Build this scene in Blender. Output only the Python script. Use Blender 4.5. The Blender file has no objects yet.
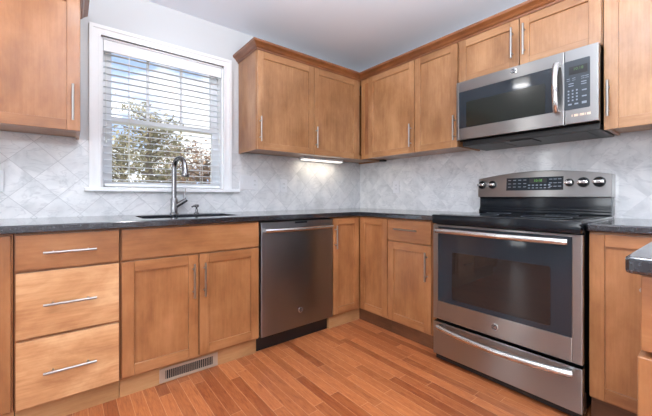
import bpy, bmesh, math, random
from mathutils import Vector, Matrix
random.seed(7)
C = bpy.context.scene.collection
SC = bpy.context.scene

# ------------------------------------------------------------------ camera
cam = bpy.data.cameras.new('camera'); camo = bpy.data.objects.new('camera', cam); C.objects.link(camo)
camo.location = (-2.5134, -2.5311, 1.0367)
camo.rotation_euler = (math.pi/2, 0, math.radians(51.5402-90))
cam.sensor_width = 36; cam.sensor_fit = 'HORIZONTAL'
cam.lens = 36*321.07/652
cam.shift_x = 1.8/652; cam.shift_y = -11.2/652
cam.clip_start = .05
SC.camera = camo

# ------------------------------------------------------------------ colour helpers
def S(r, g, b):
    f = lambda c: (c/255/12.92 if c/255 <= .04045 else ((c/255+.055)/1.055)**2.4)
    return (f(r), f(g), f(b), 1)

# ------------------------------------------------------------------ world: blue sky with white clouds
W = bpy.data.worlds.new('sky'); SC.world = W; W.use_nodes = True
nt = W.node_tree; nt.nodes.clear()
o = nt.nodes.new('ShaderNodeOutputWorld'); bg = nt.nodes.new('ShaderNodeBackground')
tc = nt.nodes.new('ShaderNodeTexCoord'); sx = nt.nodes.new('ShaderNodeSeparateXYZ')
mr = nt.nodes.new('ShaderNodeValToRGB'); mr.color_ramp.elements[0].position = 0.0; mr.color_ramp.elements[0].color = S(190, 210, 240)
mr.color_ramp.elements[1].position = .75; mr.color_ramp.elements[1].color = S(112, 154, 220)
mp = nt.nodes.new('ShaderNodeMapping'); mp.inputs['Scale'].default_value = (1.6, 1.6, 4.2); mp.inputs['Location'].default_value = (.9, .3, .2)
nz = nt.nodes.new('ShaderNodeTexNoise'); nz.inputs['Scale'].default_value = 2.4; nz.inputs['Detail'].default_value = 7; nz.inputs['Roughness'].default_value = .55
cr = nt.nodes.new('ShaderNodeValToRGB'); cr.color_ramp.elements[0].position = .41; cr.color_ramp.elements[1].position = .54
mx = nt.nodes.new('ShaderNodeMix'); mx.data_type = 'RGBA'; mx.inputs[7].default_value = (1.0, 1.0, 1.0, 1)
L = nt.links.new
L(tc.outputs['Generated'], sx.inputs[0]); L(sx.outputs['Z'], mr.inputs[0])
L(tc.outputs['Generated'], mp.inputs[0]); L(mp.outputs[0], nz.inputs[0]); L(nz.outputs[0], cr.inputs[0])
L(cr.outputs[0], mx.inputs[0]); L(mr.outputs[0], mx.inputs[6]); L(mx.outputs[2], bg.inputs[0]); L(bg.outputs[0], o.inputs[0])
bg.inputs[1].default_value = 1.6

# ------------------------------------------------------------------ sun, daylight through the windows, added ceiling fill
def light(name, kind, loc, rot, energy, color=(1, 1, 1), **kw):
    l = bpy.data.lights.new(name, kind); l.energy = energy; l.color = color
    for k, v in kw.items(): setattr(l, k, v)
    ob = bpy.data.objects.new(name, l); C.objects.link(ob); ob.location = loc; ob.rotation_euler = rot
    return ob
R = math.radians
light('sun', 'SUN', (0, 12, 8), (R(-30), 0, R(12)), 7, (1, .95, .87), angle=R(1.5))
light('daylight_front_window', 'AREA', (-2.75, -5.06, 1.50), (R(90), 0, 0), 13, (.91, .955, 1), shape='RECTANGLE', size=1.2, size_y=1.25)
light('daylight_left_window', 'AREA', (-4.87, .69, 1.15), (0, R(-90), 0), 6, (.93, .97, 1), shape='RECTANGLE', size=1.9, size_y=.22)
light('daylight_left_window', 'AREA', (-4.87, -.29, 1.15), (0, R(-90), 0), 6, (.93, .97, 1), shape='RECTANGLE', size=1.9, size_y=.22)
light('daylight_left_window', 'AREA', (-4.87, -2.90, 1.45), (0, R(-90), 0), 74, (.91, .955, 1), shape='RECTANGLE', size=1.25, size_y=1.5)
light('added_ceiling_fill', 'AREA', (-1.85, -2.45, 1.60), (R(180), R(-8), 0), 128, (.91, .955, 1), shape='DISK', size=.5)  # added upward lamp that brightens the ceiling, no fixture of the room
SC.view_settings.view_transform = 'Standard'; SC.view_settings.look = 'None'; SC.view_settings.gamma = 1
SC.view_settings.use_curve_mapping = False
SC.view_settings.exposure = -0.02

# ------------------------------------------------------------------ mesh kit
class M:
    def __init__(s): s.bm = bmesh.new(); s.mi = 0
    def _mat(s, f0):
        s.bm.faces.ensure_lookup_table()
        for f in s.bm.faces[f0:]: f.material_index = s.mi
    def box(s, x0, x1, y0, y1, z0, z1, bev=0, mi=None, seg=2):
        if mi is not None: s.mi = mi
        x0, x1 = min(x0, x1), max(x0, x1); y0, y1 = min(y0, y1), max(y0, y1); z0, z1 = min(z0, z1), max(z0, z1)
        t = bmesh.new()
        bmesh.ops.create_cube(t, size=1, matrix=Matrix.Translation(((x0+x1)/2, (y0+y1)/2, (z0+z1)/2)) @ Matrix.Diagonal((x1-x0, y1-y0, z1-z0, 1)))
        if bev: bmesh.ops.bevel(t, geom=list(t.edges), offset=min(bev, .45*min(x1-x0, y1-y0, z1-z0)), segments=seg, affect='EDGES', profile=.6)
        s.add(t); return s
    def add(s, t):
        for f in t.faces: f.material_index = s.mi
        me = bpy.data.meshes.new('t'); t.to_mesh(me); t.free(); s.bm.from_mesh(me); bpy.data.meshes.remove(me)
    def tube(s, pts, r, n=16, cap=True, sq=None):
        pts = [Vector(p) for p in pts]; rs = r if isinstance(r, (list, tuple)) else [r]*len(pts)
        t = bmesh.new(); rings = []
        up = None
        for i, p in enumerate(pts):
            d = (pts[min(i+1, len(pts)-1)] - pts[max(i-1, 0)]).normalized()
            if up is None:
                up = Vector((0, 0, 1)) if abs(d.z) < .9 else Vector((1, 0, 0))
            a = d.cross(up).normalized(); b = a.cross(d).normalized(); up = b
            fx, fy = sq if sq else (1, 1)
            rings.append([t.verts.new(p + a*rs[i]*fx*math.cos(2*math.pi*k/n) + b*rs[i]*fy*math.sin(2*math.pi*k/n)) for k in range(n)])
        for q, w in zip(rings, rings[1:]):
            for k in range(n): t.faces.new((q[k], q[(k+1) % n], w[(k+1) % n], w[k]))
        if cap: t.faces.new(rings[0][::-1]); t.faces.new(rings[-1])
        bmesh.ops.recalc_face_normals(t, faces=t.faces); s.add(t); return s
    def cyl(s, p0, p1, r, n=20): return s.tube([p0, p1], r, n)
    def prism(s, outer, z0, z1, holes=(), fn=lambda a, b, c: (a, b, c)):
        """outline in (a, b) extruded along c"""
        t = bmesh.new(); es = []; loops = []
        for lp in [outer]+list(holes):
            vs = [t.verts.new((p[0], p[1], z0)) for p in lp]; loops.append(vs)
            for i in range(len(vs)): es.append(t.edges.new((vs[i], vs[(i+1) % len(vs)])))
        if holes: bmesh.ops.triangle_fill(t, edges=es, use_beauty=True)
        else: t.faces.new(loops[0])
        g = bmesh.ops.extrude_face_region(t, geom=list(t.faces))
        for v in g['geom']:
            if isinstance(v, bmesh.types.BMVert): v.co.z = z1
        for v in t.verts: v.co = Vector(fn(*v.co))
        bmesh.ops.recalc_face_normals(t, faces=t.faces); s.add(t); return s
    def lathe(s, prof, c, axis=(0, 0, 1), n=28, cap=True):
        """prof = [(r, h)...] along axis from c"""
        ax = Vector(axis).normalized(); a = ax.orthogonal().normalized(); b = ax.cross(a); c = Vector(c)
        t = bmesh.new(); rings = []
        for r, h in prof:
            rings.append([t.verts.new(c + ax*h + (a*math.cos(2*math.pi*k/n) + b*math.sin(2*math.pi*k/n))*max(r, 1e-5)) for k in range(n)])
        for q, w in zip(rings, rings[1:]):
            for k in range(n): t.faces.new((q[k], q[(k+1) % n], w[(k+1) % n], w[k]))
        if cap: t.faces.new(rings[0][::-1]); t.faces.new(rings[-1])
        bmesh.ops.remove_doubles(t, verts=t.verts, dist=2e-5)
        bmesh.ops.recalc_face_normals(t, faces=t.faces); s.add(t); return s

def obj(name, m, mats, parent=None, smooth=False, org=None, bevel=0):
    """link as one mesh object; vertices are given in world space, org = object origin in world space"""
    me = bpy.data.meshes.new(name); m.bm.to_mesh(me); m.bm.free()
    for x in (mats if isinstance(mats, (list, tuple)) else [mats]): me.materials.append(x)
    ob = bpy.data.objects.new(name, me); C.objects.link(ob)
    w = Vector(org) if org is not None else Vector((0, 0, 0))
    if org is None and len(me.vertices):
        xs = [v.co for v in me.vertices]
        w = Vector((sum((min(c[i] for c in xs), max(c[i] for c in xs)))/2 for i in range(2)))
        w = Vector((w[0], w[1], min(c[2] for c in xs)))
    me.transform(Matrix.Translation(-w))
    if parent is not None:
        ob.parent = parent
        q = parent; wp = Vector((0, 0, 0))
        while q is not None: wp += q.location; q = q.parent
        ob.location = w - wp
    else: ob.location = w
    if smooth:
        for p in me.polygons: p.use_smooth = True
        me.set_sharp_from_angle(angle=R(38))
    if bevel:
        b = ob.modifiers.new('bevel', 'BEVEL'); b.width = bevel; b.segments = 3; b.limit_method = 'ANGLE'; b.angle_limit = R(40)
    return ob
def tag(ob, label=None, cat=None, group=None, kind=None):
    if label: ob['label'] = label
    if cat: ob['category'] = cat
    if group: ob['group'] = group
    if kind: ob['kind'] = kind
    return ob
def thing(name, loc, label, cat, group=None):
    e = bpy.data.objects.new(name, None); e.empty_display_size = .05; C.objects.link(e); e.location = loc
    return tag(e, label, cat, group)
def text(name, s, size, at, fn, mat, parent, depth=.0006, align='CENTER'):
    """text standing in a front plane; fn maps (a, d, z)"""
    cu = bpy.data.curves.new(name, 'FONT'); cu.body = s; cu.size = size; cu.align_x = align; cu.align_y = 'CENTER'; cu.extrude = depth
    tmp = bpy.data.objects.new('tmp', cu); C.objects.link(tmp)
    bpy.context.view_layer.update()
    me = bpy.data.meshes.new_from_object(tmp.evaluated_get(bpy.context.evaluated_depsgraph_get()))
    bpy.data.objects.remove(tmp)
    m = M(); m.bm.from_mesh(me); bpy.data.meshes.remove(me)
    a, d, z = at
    for v in m.bm.verts: v.co = Vector(fn(a+v.co.x, d+v.co.z, z+v.co.y))
    return obj(name, m, mat, parent)

# faces: (a along the width as seen from the room left->right, d out of the wall, z)
FA = lambda a, d, z: (a, -d, z)          # units along the window wall: a = x
FB = lambda a, d, z: (-d, -a, z)         # units along the range wall:  a = -y
def fbox(m, F, a0, a1, d0, d1, z0, z1, bev=0, mi=None):
    p, q = F(a0, d0, z0), F(a1, d1, z1)
    return m.box(p[0], q[0], p[1], q[1], p[2], q[2], bev, mi)

# ------------------------------------------------------------------ materials
class N:
    def __init__(s, name):
        s.m = bpy.data.materials.new(name); s.m.use_nodes = True; s.t = s.m.node_tree
        s.b = s.t.nodes['Principled BSDF']; s.o = s.t.nodes['Material Output']
    def n(s, k, **kw):
        x = s.t.nodes.new('ShaderNode'+k)
        for a, v in kw.items(): setattr(x, a, v)
        return x
    def l(s, a, b): s.t.links.new(a, b)
    def math(s, op, a, b=None, c=None):
        x = s.n('Math', operation=op)
        for i, v in enumerate((a, b, c)):
            if v is None: continue
            if hasattr(v, 'links'): s.l(v, x.inputs[i])
            else: x.inputs[i].default_value = v
        return x.outputs[0]
    def mix(s, f, a, b, blend='MIX'):
        x = s.n('Mix', data_type='RGBA', blend_type=blend)
        for i, v in ((0, f), (6, a), (7, b)):
            if hasattr(v, 'links'): s.l(v, x.inputs[i])
            else: x.inputs[i].default_value = v
        return x.outputs[2]
    def ramp(s, f, stops):
        x = s.n('ValToRGB'); s.l(f, x.inputs[0]); e = x.color_ramp.elements
        while len(e) < len(stops): e.new(.5)
        for i, (p, c) in enumerate(stops): e[i].position = p; e[i].color = c
        return x.outputs[0]
    def noise(s, vec, scale, detail=3, rough=.5, dist=0, out=0):
        x = s.n('TexNoise'); s.l(vec, x.inputs['Vector']); x.inputs['Scale'].default_value = scale
        x.inputs['Detail'].default_value = detail; x.inputs['Roughness'].default_value = rough; x.inputs['Distortion'].default_value = dist
        return x.outputs[out]
    def mapv(s, vec, scale=(1, 1, 1), loc=(0, 0, 0), rot=(0, 0, 0)):
        x = s.n('Mapping'); s.l(vec, x.inputs[0]); x.inputs['Scale'].default_value = scale; x.inputs['Location'].default_value = loc; x.inputs['Rotation'].default_value = rot
        return x.outputs[0]
def simple(name, col, rough=.5, metal=0, **kw):
    k = N(name); k.b.inputs['Base Color'].default_value = col; k.b.inputs['Roughness'].default_value = rough; k.b.inputs['Metallic'].default_value = metal
    for a, v in kw.items(): k.b.inputs[a.replace('_', ' ')].default_value = v
    return k.m

def wood(name, dark, mid, light_, grain='V', rough=.32, fig=.5, coat=.35):
    k = N(name); tc = k.n('TexCoord'); oi = k.n('ObjectInfo')
    off = k.n('VectorMath', operation='MULTIPLY_ADD'); k.l(tc.outputs['Object'], off.inputs[0]); off.inputs[1].default_value = (1, 1, 1)
    rv = k.n('CombineXYZ'); r10 = k.math('MULTIPLY', oi.outputs['Random'], 37.0)
    k.l(r10, rv.inputs[0]); k.l(k.math('MULTIPLY', oi.outputs['Random'], 19.0), rv.inputs[1]); k.l(r10, rv.inputs[2]); k.l(rv.outputs[0], off.inputs[2])
    v = off.outputs[0]
    st = (1, 1, .05) if grain == 'V' else (.05, .05, 1)
    g = k.noise(k.mapv(v, st), 90, 4, .6, .2)
    blot = k.noise(k.mapv(v, (1, 1, .45) if grain == 'V' else (.45, .45, 1)), 6, 6, .62, .1+max(0, fig-.5)*.8)
    f = k.math('ADD', k.math('MULTIPLY', g, .22), k.math('MULTIPLY', blot, .78))
    c = k.ramp(f, [(.34, dark), (.50, mid), (.66, light_)])
    # a slightly different tone for every board
    hv = k.n('HueSaturation'); k.l(c, hv.inputs['Color'])
    k.l(k.math('ADD', .94, k.math('MULTIPLY', oi.outputs['Random'], .12)), hv.inputs['Value'])
    k.l(hv.outputs[0], k.b.inputs['Base Color'])
    k.b.inputs['Roughness'].default_value = rough; k.b.inputs['Coat Weight'].default_value = coat; k.b.inputs['Coat Roughness'].default_value = .22
    bp = k.n('Bump'); bp.inputs['Strength'].default_value = .04; k.l(g, bp.inputs['Height']); k.l(bp.outputs[0], k.b.inputs['Normal'])
    return k.m
WD = (S(128, 80, 46), S(153, 101, 61), S(173, 119, 77))
woodV = wood('honey_maple_upright', *WD)
woodH = wood('honey_maple_lying', *WD, grain='H')
UD = (S(138, 94, 57), S(164, 117, 77), S(187, 141, 99))
woodUV = wood('golden_maple_upright', *UD)
woodUH = wood('golden_maple_lying', *UD, grain='H')
paleH = wood('pale_maple_lying', S(160, 106, 66), S(194, 143, 98), S(218, 174, 130), grain='H', fig=1.0)
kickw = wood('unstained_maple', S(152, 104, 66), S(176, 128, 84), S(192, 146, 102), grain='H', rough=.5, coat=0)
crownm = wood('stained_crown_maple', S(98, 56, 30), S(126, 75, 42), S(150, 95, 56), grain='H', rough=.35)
kickd = wood('darker_toe_kick', S(84, 50, 30), S(104, 64, 40), S(122, 78, 50), grain='H', rough=.5, coat=0)  # darker toe kick tone, range wall units only
inside = wood('cabinet_side_maple', S(140, 90, 52), S(166, 114, 70), S(188, 138, 92))

def steel(name, col, rough=.29, an=.98):
    k = N(name); tg = k.n('CombineXYZ'); tg.inputs[2].default_value = 1; k.l(tg.outputs[0], k.b.inputs['Tangent'])
    k.b.inputs['Base Color'].default_value = col; k.b.inputs['Metallic'].default_value = 1
    k.b.inputs['Anisotropic'].default_value = an; k.b.inputs['Anisotropic Rotation'].default_value = 0
    tc = k.n('TexCoord'); nn = k.noise(k.mapv(tc.outputs['Object'], (3, 3, 900)), 1.0, 2)
    k.l(k.math('ADD', rough-.012, k.math('MULTIPLY', nn, .024)), k.b.inputs['Roughness'])
    return k.m
steelm = steel('brushed_stainless_steel', (.33, .325, .315, 1))
steeld = steel('dishwasher_stainless_steel', (.29, .31, .335, 1), .28)
handlem = simple('bright_steel_handle', (.62, .615, .60, 1), .2, 1)
chrome = simple('polished_chrome', (.62, .61, .60, 1), .12, 1)
nickel = simple('brushed_nickel', (.38, .365, .35, 1), .30, 1)
faucetm = simple('satin_steel', (.25, .25, .26, 1), .22, 1)
blackg = simple('black_glass', (.016, .021, .027, 1), .05)
blackc = simple('black_enamel', (.005, .007, .010, 1), .16, Specular_IOR_Level=.3)
blackp = simple('black_plastic', (.007, .007, .008, 1), .4)
panelg = simple('slate_control_panel', (.020, .028, .037, 1), .3)
doorg = simple('slate_tinted_oven_glass', (.016, .023, .031, 1), .06)
glassw = simple('oven_window_glass', (.014, .013, .013, 1), .04)
whitep = simple('white_paint_trim', S(236, 238, 240), .35)
whiteb = simple('white_blind_slat', S(240, 243, 246), .45)
def slatmat():
    k = N('white_translucent_slat'); t = k.n('BsdfTranslucent'); t.inputs[0].default_value = S(244, 247, 250); k.b.inputs['Base Color'].default_value = S(240, 243, 246)
    x = k.n('MixShader'); x.inputs[0].default_value = .75; k.l(k.b.outputs[0], x.inputs[1]); k.l(t.outputs[0], x.inputs[2]); k.l(x.outputs[0], k.o.inputs[0]); return k.m
slatm = slatmat()
platem = simple('white_plastic_plate', S(216, 217, 221), .35)
cordm = simple('white_cord', S(228, 230, 226), .7)
mark = simple('printed_grey_marks', S(128, 138, 148), .5)
peach = simple('peach_marks', S(246, 214, 186), .4)
slot = simple('dark_slot', (.01, .01, .01, 1), .6)
filt = simple('grease_filter_mesh', (.12, .12, .12, 1), .5, 1)
ventm = simple('tan_metal_register', S(176, 156, 138), .4, .3)

screen = simple('microwave_window_screen', (.008, .011, .008, 1), .16)
def emit(name, col, st):
    k = N(name); k.b.inputs['Base Color'].default_value = (.8, .8, .8, 1) if st > 1.5 else (.02, .03, .02, 1); k.b.inputs['Emission Color'].default_value = col; k.b.inputs['Emission Strength'].default_value = st
    return k.m
green = emit('green_led', (.25, 1, .1, 1), .4)
lampglow = emit('lit_lamp_diffuser', (1, .93, .82, 1), 1.8)
domeglow = emit('lit_dome_glass', (1, .96, .9, 1), 7)

# diagonal marble tile and painted wall
def tilemat(name, ax, a0, z0, gm=.65):
    k = N(name); g = k.n('NewGeometry'); sp = k.n('SeparateXYZ'); k.l(g.outputs['Position'], sp.inputs[0])
    a = k.math('SUBTRACT', sp.outputs[ax], a0); z = k.math('SUBTRACT', sp.outputs['Z'], z0)
    s = 1/(math.sqrt(2)*.1523)
    p = k.math('MULTIPLY', k.math('ADD', a, z), s); q = k.math('MULTIPLY', k.math('SUBTRACT', a, z), s)
    fp, fq = k.math('FLOOR', p), k.math('FLOOR', q)
    rp, rq = k.math('FRACT', p), k.math('FRACT', q)
    ed = k.math('MINIMUM', k.math('MINIMUM', rp, k.math('SUBTRACT', 1.0, rp)), k.math('MINIMUM', rq, k.math('SUBTRACT', 1.0, rq)))
    gr = k.math('LESS_THAN', ed, .010)
    cv = k.n('CombineXYZ'); k.l(fp, cv.inputs[0]); k.l(fq, cv.inputs[1])
    wn = k.n('TexWhiteNoise', noise_dimensions='3D'); k.l(cv.outputs[0], wn.inputs[0])
    # each tile is cut from another place of the slab
    sh = k.n('VectorMath', operation='MULTIPLY_ADD'); k.l(wn.outputs['Color'], sh.inputs[0]); sh.inputs[1].default_value = (9, 9, 9); k.l(g.outputs['Position'], sh.inputs[2])
    cl = k.noise(sh.outputs[0], 6, 5, .6, .8)
    base = k.ramp(cl, [(.28, S(194, 196, 199)), (.5, S(216, 217, 219)), (.70, S(230, 230, 231))])
    vn = k.noise(k.mapv(sh.outputs[0], (1, 1, 2.2), rot=(.5, .5, 0)), 4.0, 4, .6, .9)
    vein = k.math('SUBTRACT', 1.0, k.math('MINIMUM', 1.0, k.math('MULTIPLY', k.math('ABSOLUTE', k.math('SUBTRACT', vn, .5)), 42.0)))
    c = k.mix(k.math('MULTIPLY', vein, .26), base, S(150, 152, 160))
    tone = k.math('ADD', .935, k.math('MULTIPLY', k.math('POWER', wn.outputs['Value'], .5), .07))
    hv = k.n('HueSaturation'); k.l(c, hv.inputs['Color']); k.l(tone, hv.inputs['Value'])
    c = k.mix(k.math('MULTIPLY', gr, gm), hv.outputs[0], S(160, 161, 165))
    k.l(c, k.b.inputs['Base Color']); k.l(k.math('ADD', .07, k.math('MULTIPLY', gr, .3)), k.b.inputs['Roughness']); k.b.inputs['IOR'].default_value = 1.5
    # tiles are set a hair out of plane, so each mirrors a slightly different way
    bp = k.n('Bump'); bp.inputs['Strength'].default_value = .25; bp.inputs['Distance'].default_value = .0012
    k.l(k.math('ADD', k.math('MULTIPLY', gr, -1.0), k.math('MULTIPLY', cl, .25)), bp.inputs['Height']); k.l(bp.outputs[0], k.b.inputs['Normal'])
    return k.m
tileA = tilemat('diagonal_marble_tile_window_wall', 'X', -2.567, 1.252)
tileB = tilemat('diagonal_marble_tile_range_wall', 'Y', -.1, 1.252, .22)
def paint(name, col, rough=.6):
    k = N(name); tc = k.n('TexCoord'); nn = k.noise(tc.outputs['Object'], 160, 2)
    k.b.inputs['Base Color'].default_value = col; k.b.inputs['Roughness'].default_value = rough
    bp = k.n('Bump'); bp.inputs['Strength'].default_value = .03; k.l(nn, bp.inputs['Height']); k.l(bp.outputs[0], k.b.inputs['Normal'])
    return k.m
wallp = paint('grey_wall_paint', S(203, 206, 209))
ceilp = paint('white_ceiling_paint', S(229, 237, 248), .55)

def granite():
    k = N('black_speckled_granite'); tc = k.n('TexCoord'); v = tc.outputs['Object']
    vo = k.n('TexVoronoi'); k.l(v, vo.inputs['Vector']); vo.inputs['Scale'].default_value = 330
    sp = k.ramp(vo.outputs['Color'], [(.0, S(20, 22, 27)), (.55, S(27, 30, 36)), (.80, S(58, 62, 69)), (1, S(130, 134, 140))])
    n2 = k.noise(v, 150, 3, .6); c = k.mix(k.ramp(n2, [(.45, (0, 0, 0, 1)), (.7, (1, 1, 1, 1))]), sp, S(22, 24, 30))
    k.l(c, k.b.inputs['Base Color']); k.b.inputs['Roughness'].default_value = .12; k.b.inputs['IOR'].default_value = 1.8; k.b.inputs['Coat Weight'].default_value = .4; k.b.inputs['Coat Roughness'].default_value = .05
    return k.m
gran = granite()

def floormat():
    k = N('red_oak_strip_floor'); g = k.n('NewGeometry'); sp = k.n('SeparateXYZ'); k.l(g.outputs['Position'], sp.inputs[0])
    w = .0585
    row = k.math('DIVIDE', k.math('ADD', sp.outputs['X'], 10+2.387-.0585*.0), w); ri = k.math('FLOOR', row); rf = k.math('FRACT', row)
    wr = k.n('TexWhiteNoise', noise_dimensions='1D'); k.l(ri, wr.inputs['W'])
    ln = k.math('ADD', .42, k.math('MULTIPLY', wr.outputs['Value'], .5))
    al = k.math('DIVIDE', k.math('ADD', sp.outputs['Y'], k.math('MULTIPLY', wr.outputs['Value'], 17.0)), ln)
    ai = k.math('FLOOR', al); af = k.math('FRACT', al)
    cv = k.n('CombineXYZ'); k.l(ri, cv.inputs[0]); k.l(ai, cv.inputs[1])
    wn = k.n('TexWhiteNoise', noise_dimensions='3D'); k.l(cv.outputs[0], wn.inputs[0])
    e1 = k.math('MULTIPLY', k.math('MINIMUM', rf, k.math('SUBTRACT', 1.0, rf)), w)
    e2 = k.math('MULTIPLY', k.math('MINIMUM', af, k.math('SUBTRACT', 1.0, af)), ln)
    seam = k.math('LESS_THAN', k.math('MINIMUM', e1, e2), .0011)
    sh = k.n('VectorMath', operation='MULTIPLY_ADD'); k.l(wn.outputs['Color'], sh.inputs[0]); sh.inputs[1].default_value = (23, 23, 23); k.l(g.outputs['Position'], sh.inputs[2])
    gr = k.noise(k.mapv(sh.outputs[0], (9, .9, 1)), 10, 5, .6, 1.4)
    fine = k.noise(k.mapv(sh.outputs[0], (60, 3, 1)), 8, 3, .6)
    f = k.math('ADD', k.math('MULTIPLY', gr, .7), k.math('MULTIPLY', fine, .3))
    c = k.ramp(f, [(.28, S(138, 74, 46)), (.44, S(176, 106, 66)), (.62, S(196, 127, 82)), (.8, S(210, 150, 104))])
    tone = k.mix(wn.outputs['Value'], S(198, 172, 154), S(255, 248, 236))
    c = k.mix(1.0, c, tone, 'MULTIPLY')
    c = k.mix(k.math('MULTIPLY', seam, .45), c, S(228, 178, 140))
    k.l(c, k.b.inputs['Base Color']); k.b.inputs['Roughness'].default_value = .3
    k.b.inputs['Coat Weight'].default_value = .15; k.b.inputs['Coat Roughness'].default_value = .2
    return k.m
floorm = floormat()

def glassmat():
    k = N('window_glass'); t = k.n('BsdfTransparent'); gl = k.n('BsdfGlossy'); gl.inputs['Roughness'].default_value = .02
    fr = k.n('Fresnel'); fr.inputs[0].default_value = 1.6; mxx = k.n('MixShader')
    k.l(fr.outputs[0], mxx.inputs[0]); k.l(t.outputs[0], mxx.inputs[1]); k.l(gl.outputs[0], mxx.inputs[2]); k.l(mxx.outputs[0], k.o.inputs[0])
    return k.m
glass = glassmat()

# ------------------------------------------------------------------ the room
H = 2.41
XL, YF, YN = -4.85, -5.0, 1.6          # left wall, front wall (behind the camera), far wall of the dining nook
XE = -3.32                             # where the window wall ends
wx0, wx1, wz0, wz1 = -2.353, -1.543, 1.098, 2.080   # window opening
def struct(name, m, mats, **kw): return tag(obj(name, m, mats, **kw), kind='structure')
m = M(); m.box(XL-.15, .15, YF-.15, .15, -.12, 0); m.box(XL-.15, XE, .15, YN+.15, -.12, 0); struct('floor', m, floorm, org=(0, 0, 0))
m = M(); m.box(XL-.15, .15, YF-.15, .15, H, H+.15); m.box(XL-.15, XE, .15, YN+.15, H, H+.15); struct('ceiling', m, ceilp, org=(0, 0, H))
m = M()
TT, TZ = .008, 1.398
m.box(XE, wx0, 0, .15, 0, H); m.box(wx1, 0, 0, .15, 0, H); m.box(wx0, wx1, 0, .15, 0, wz0); m.box(wx0, wx1, 0, .15, wz1, H)
m.box(XE, XE-.12, 0, YN, 0, H)
m.box(XE+.02, wx0-.06, -TT, 0, .90, TZ, mi=1); m.box(wx1+.06, -TT, -TT, 0, .90, TZ, mi=1); m.box(wx0-.06, wx1+.06, -TT, 0, .90, 1.09, mi=1)
struct('wall_back', m, [wallp, tileA], org=(0, 0, 0))
m = M(); m.box(0, .15, YF, .15, 0, H); m.box(-TT, 0, -3.2, 0, .90, 1.46, mi=1); struct('wall_right', m, [wallp, tileB], org=(0, 0, 0))
def wall_with_holes(name, lo, hi, holes, mk):
    """holes: (a0, a1, z0, z1) sorted along a"""
    m = M(); a = lo
    for a0, a1, z0, z1 in holes:
        mk(m, a, a0, 0, H)
        if z0 > 0: mk(m, a0, a1, 0, z0)
        mk(m, a0, a1, z1, H); a = a1
    mk(m, a, hi, 0, H); return struct(name, m, wallp, org=(0, 0, 0))
LW = [(-3.65, -2.15, .80, 2.10), (-.41, -.17, .20, 2.10), (.57, .81, .20, 2.10)]
wall_with_holes('wall_left', YF, YN, LW, lambda m, a, b, z0, z1: m.box(XL-.15, XL, a, b, z0, z1))
FW = [(-3.35, -2.15, .85, 2.10)]
wall_with_holes('wall_front', XL, 0, FW, lambda m, a, b, z0, z1: m.box(a, b, YF-.15, YF, z0, z1))
m = M(); m.box(XL, XE-.12, YN, YN+.15, 0, H); struct('wall_nook', m, wallp, org=(0, 0, 0))

# window over the sink: casing, stool, sashes, muntins, glass
win = bpy.data.objects.new('window_1', None); C.objects.link(win); win.location = (-1.948, .06, wz0); tag(win, kind='structure')
m = M(); cw = .058
def casing(m, x0, x1, z0, z1, y):
    m.box(x0-cw, x0, y-.018, y, z0, z1); m.box(x1, x1+cw, y-.018, y, z0, z1); m.box(x0-cw, x1+cw, y-.018, y, z1, z1+cw)
    m.box(x0-cw-.004, x0-cw+.018, y-.026, y, z0, z1+cw-.018); m.box(x1+cw-.018, x1+cw+.004, y-.026, y, z0, z1+cw-.018)
    m.box(x0-cw-.004, x1+cw+.004, y-.026, y, z1+cw-.018, z1+cw+.004)
    m.box(x0-.012, x0, y-.022, y, z0, z1); m.box(x1, x1+.012, y-.022, y, z0, z1); m.box(x0-.012, x1+.012, y-.022, y, z1, z1+.012)
casing(m, wx0, wx1, wz0, wz1, 0.0)
obj('window_casing', m, whitep, win)
m = M(); m.box(wx0-cw-.03, wx1+cw+.07, -.045, .0, wz0-.026, wz0, .005); m.box(wx0, wx1, 0, .12, wz0-.026, wz0+.002, 0); obj('window_sill', m, whitep, win)
m = M(); m.box(wx0, wx0+.012, 0, .15, wz0, wz1); m.box(wx1-.012, wx1, 0, .15, wz0, wz1); m.box(wx0, wx1, 0, .15, wz1-.012, wz1); obj('window_jamb', m, whitep, win)
def sash(name, z0, z1, y, munt):
    m = M(); f = .055; a0, a1 = wx0+.012, wx1-.012
    m.box(a0, a0+f, y, y+.03, z0, z1); m.box(a1-f, a1, y, y+.03, z0, z1)
    m.box(a0+f, a1-f, y, y+.03, z0, z0+.036); m.box(a0+f, a1-f, y, y+.03, z1-.034, z1)
    for x in munt: m.box(x-.009, x+.009, y+.006, y+.024, z0, z1)
    s = obj(name, m, whitep, win)
    g = M(); g.box(a0+f-.005, a1-f+.005, y+.013, y+.017, z0+.03, z1-.03); obj('pane', g, glass, s)
sash('upper_sash', 1.545, 2.068, .100, (-2.062, -1.832))
sash('lower_sash', 1.103, 1.580, .066, ())
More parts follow.
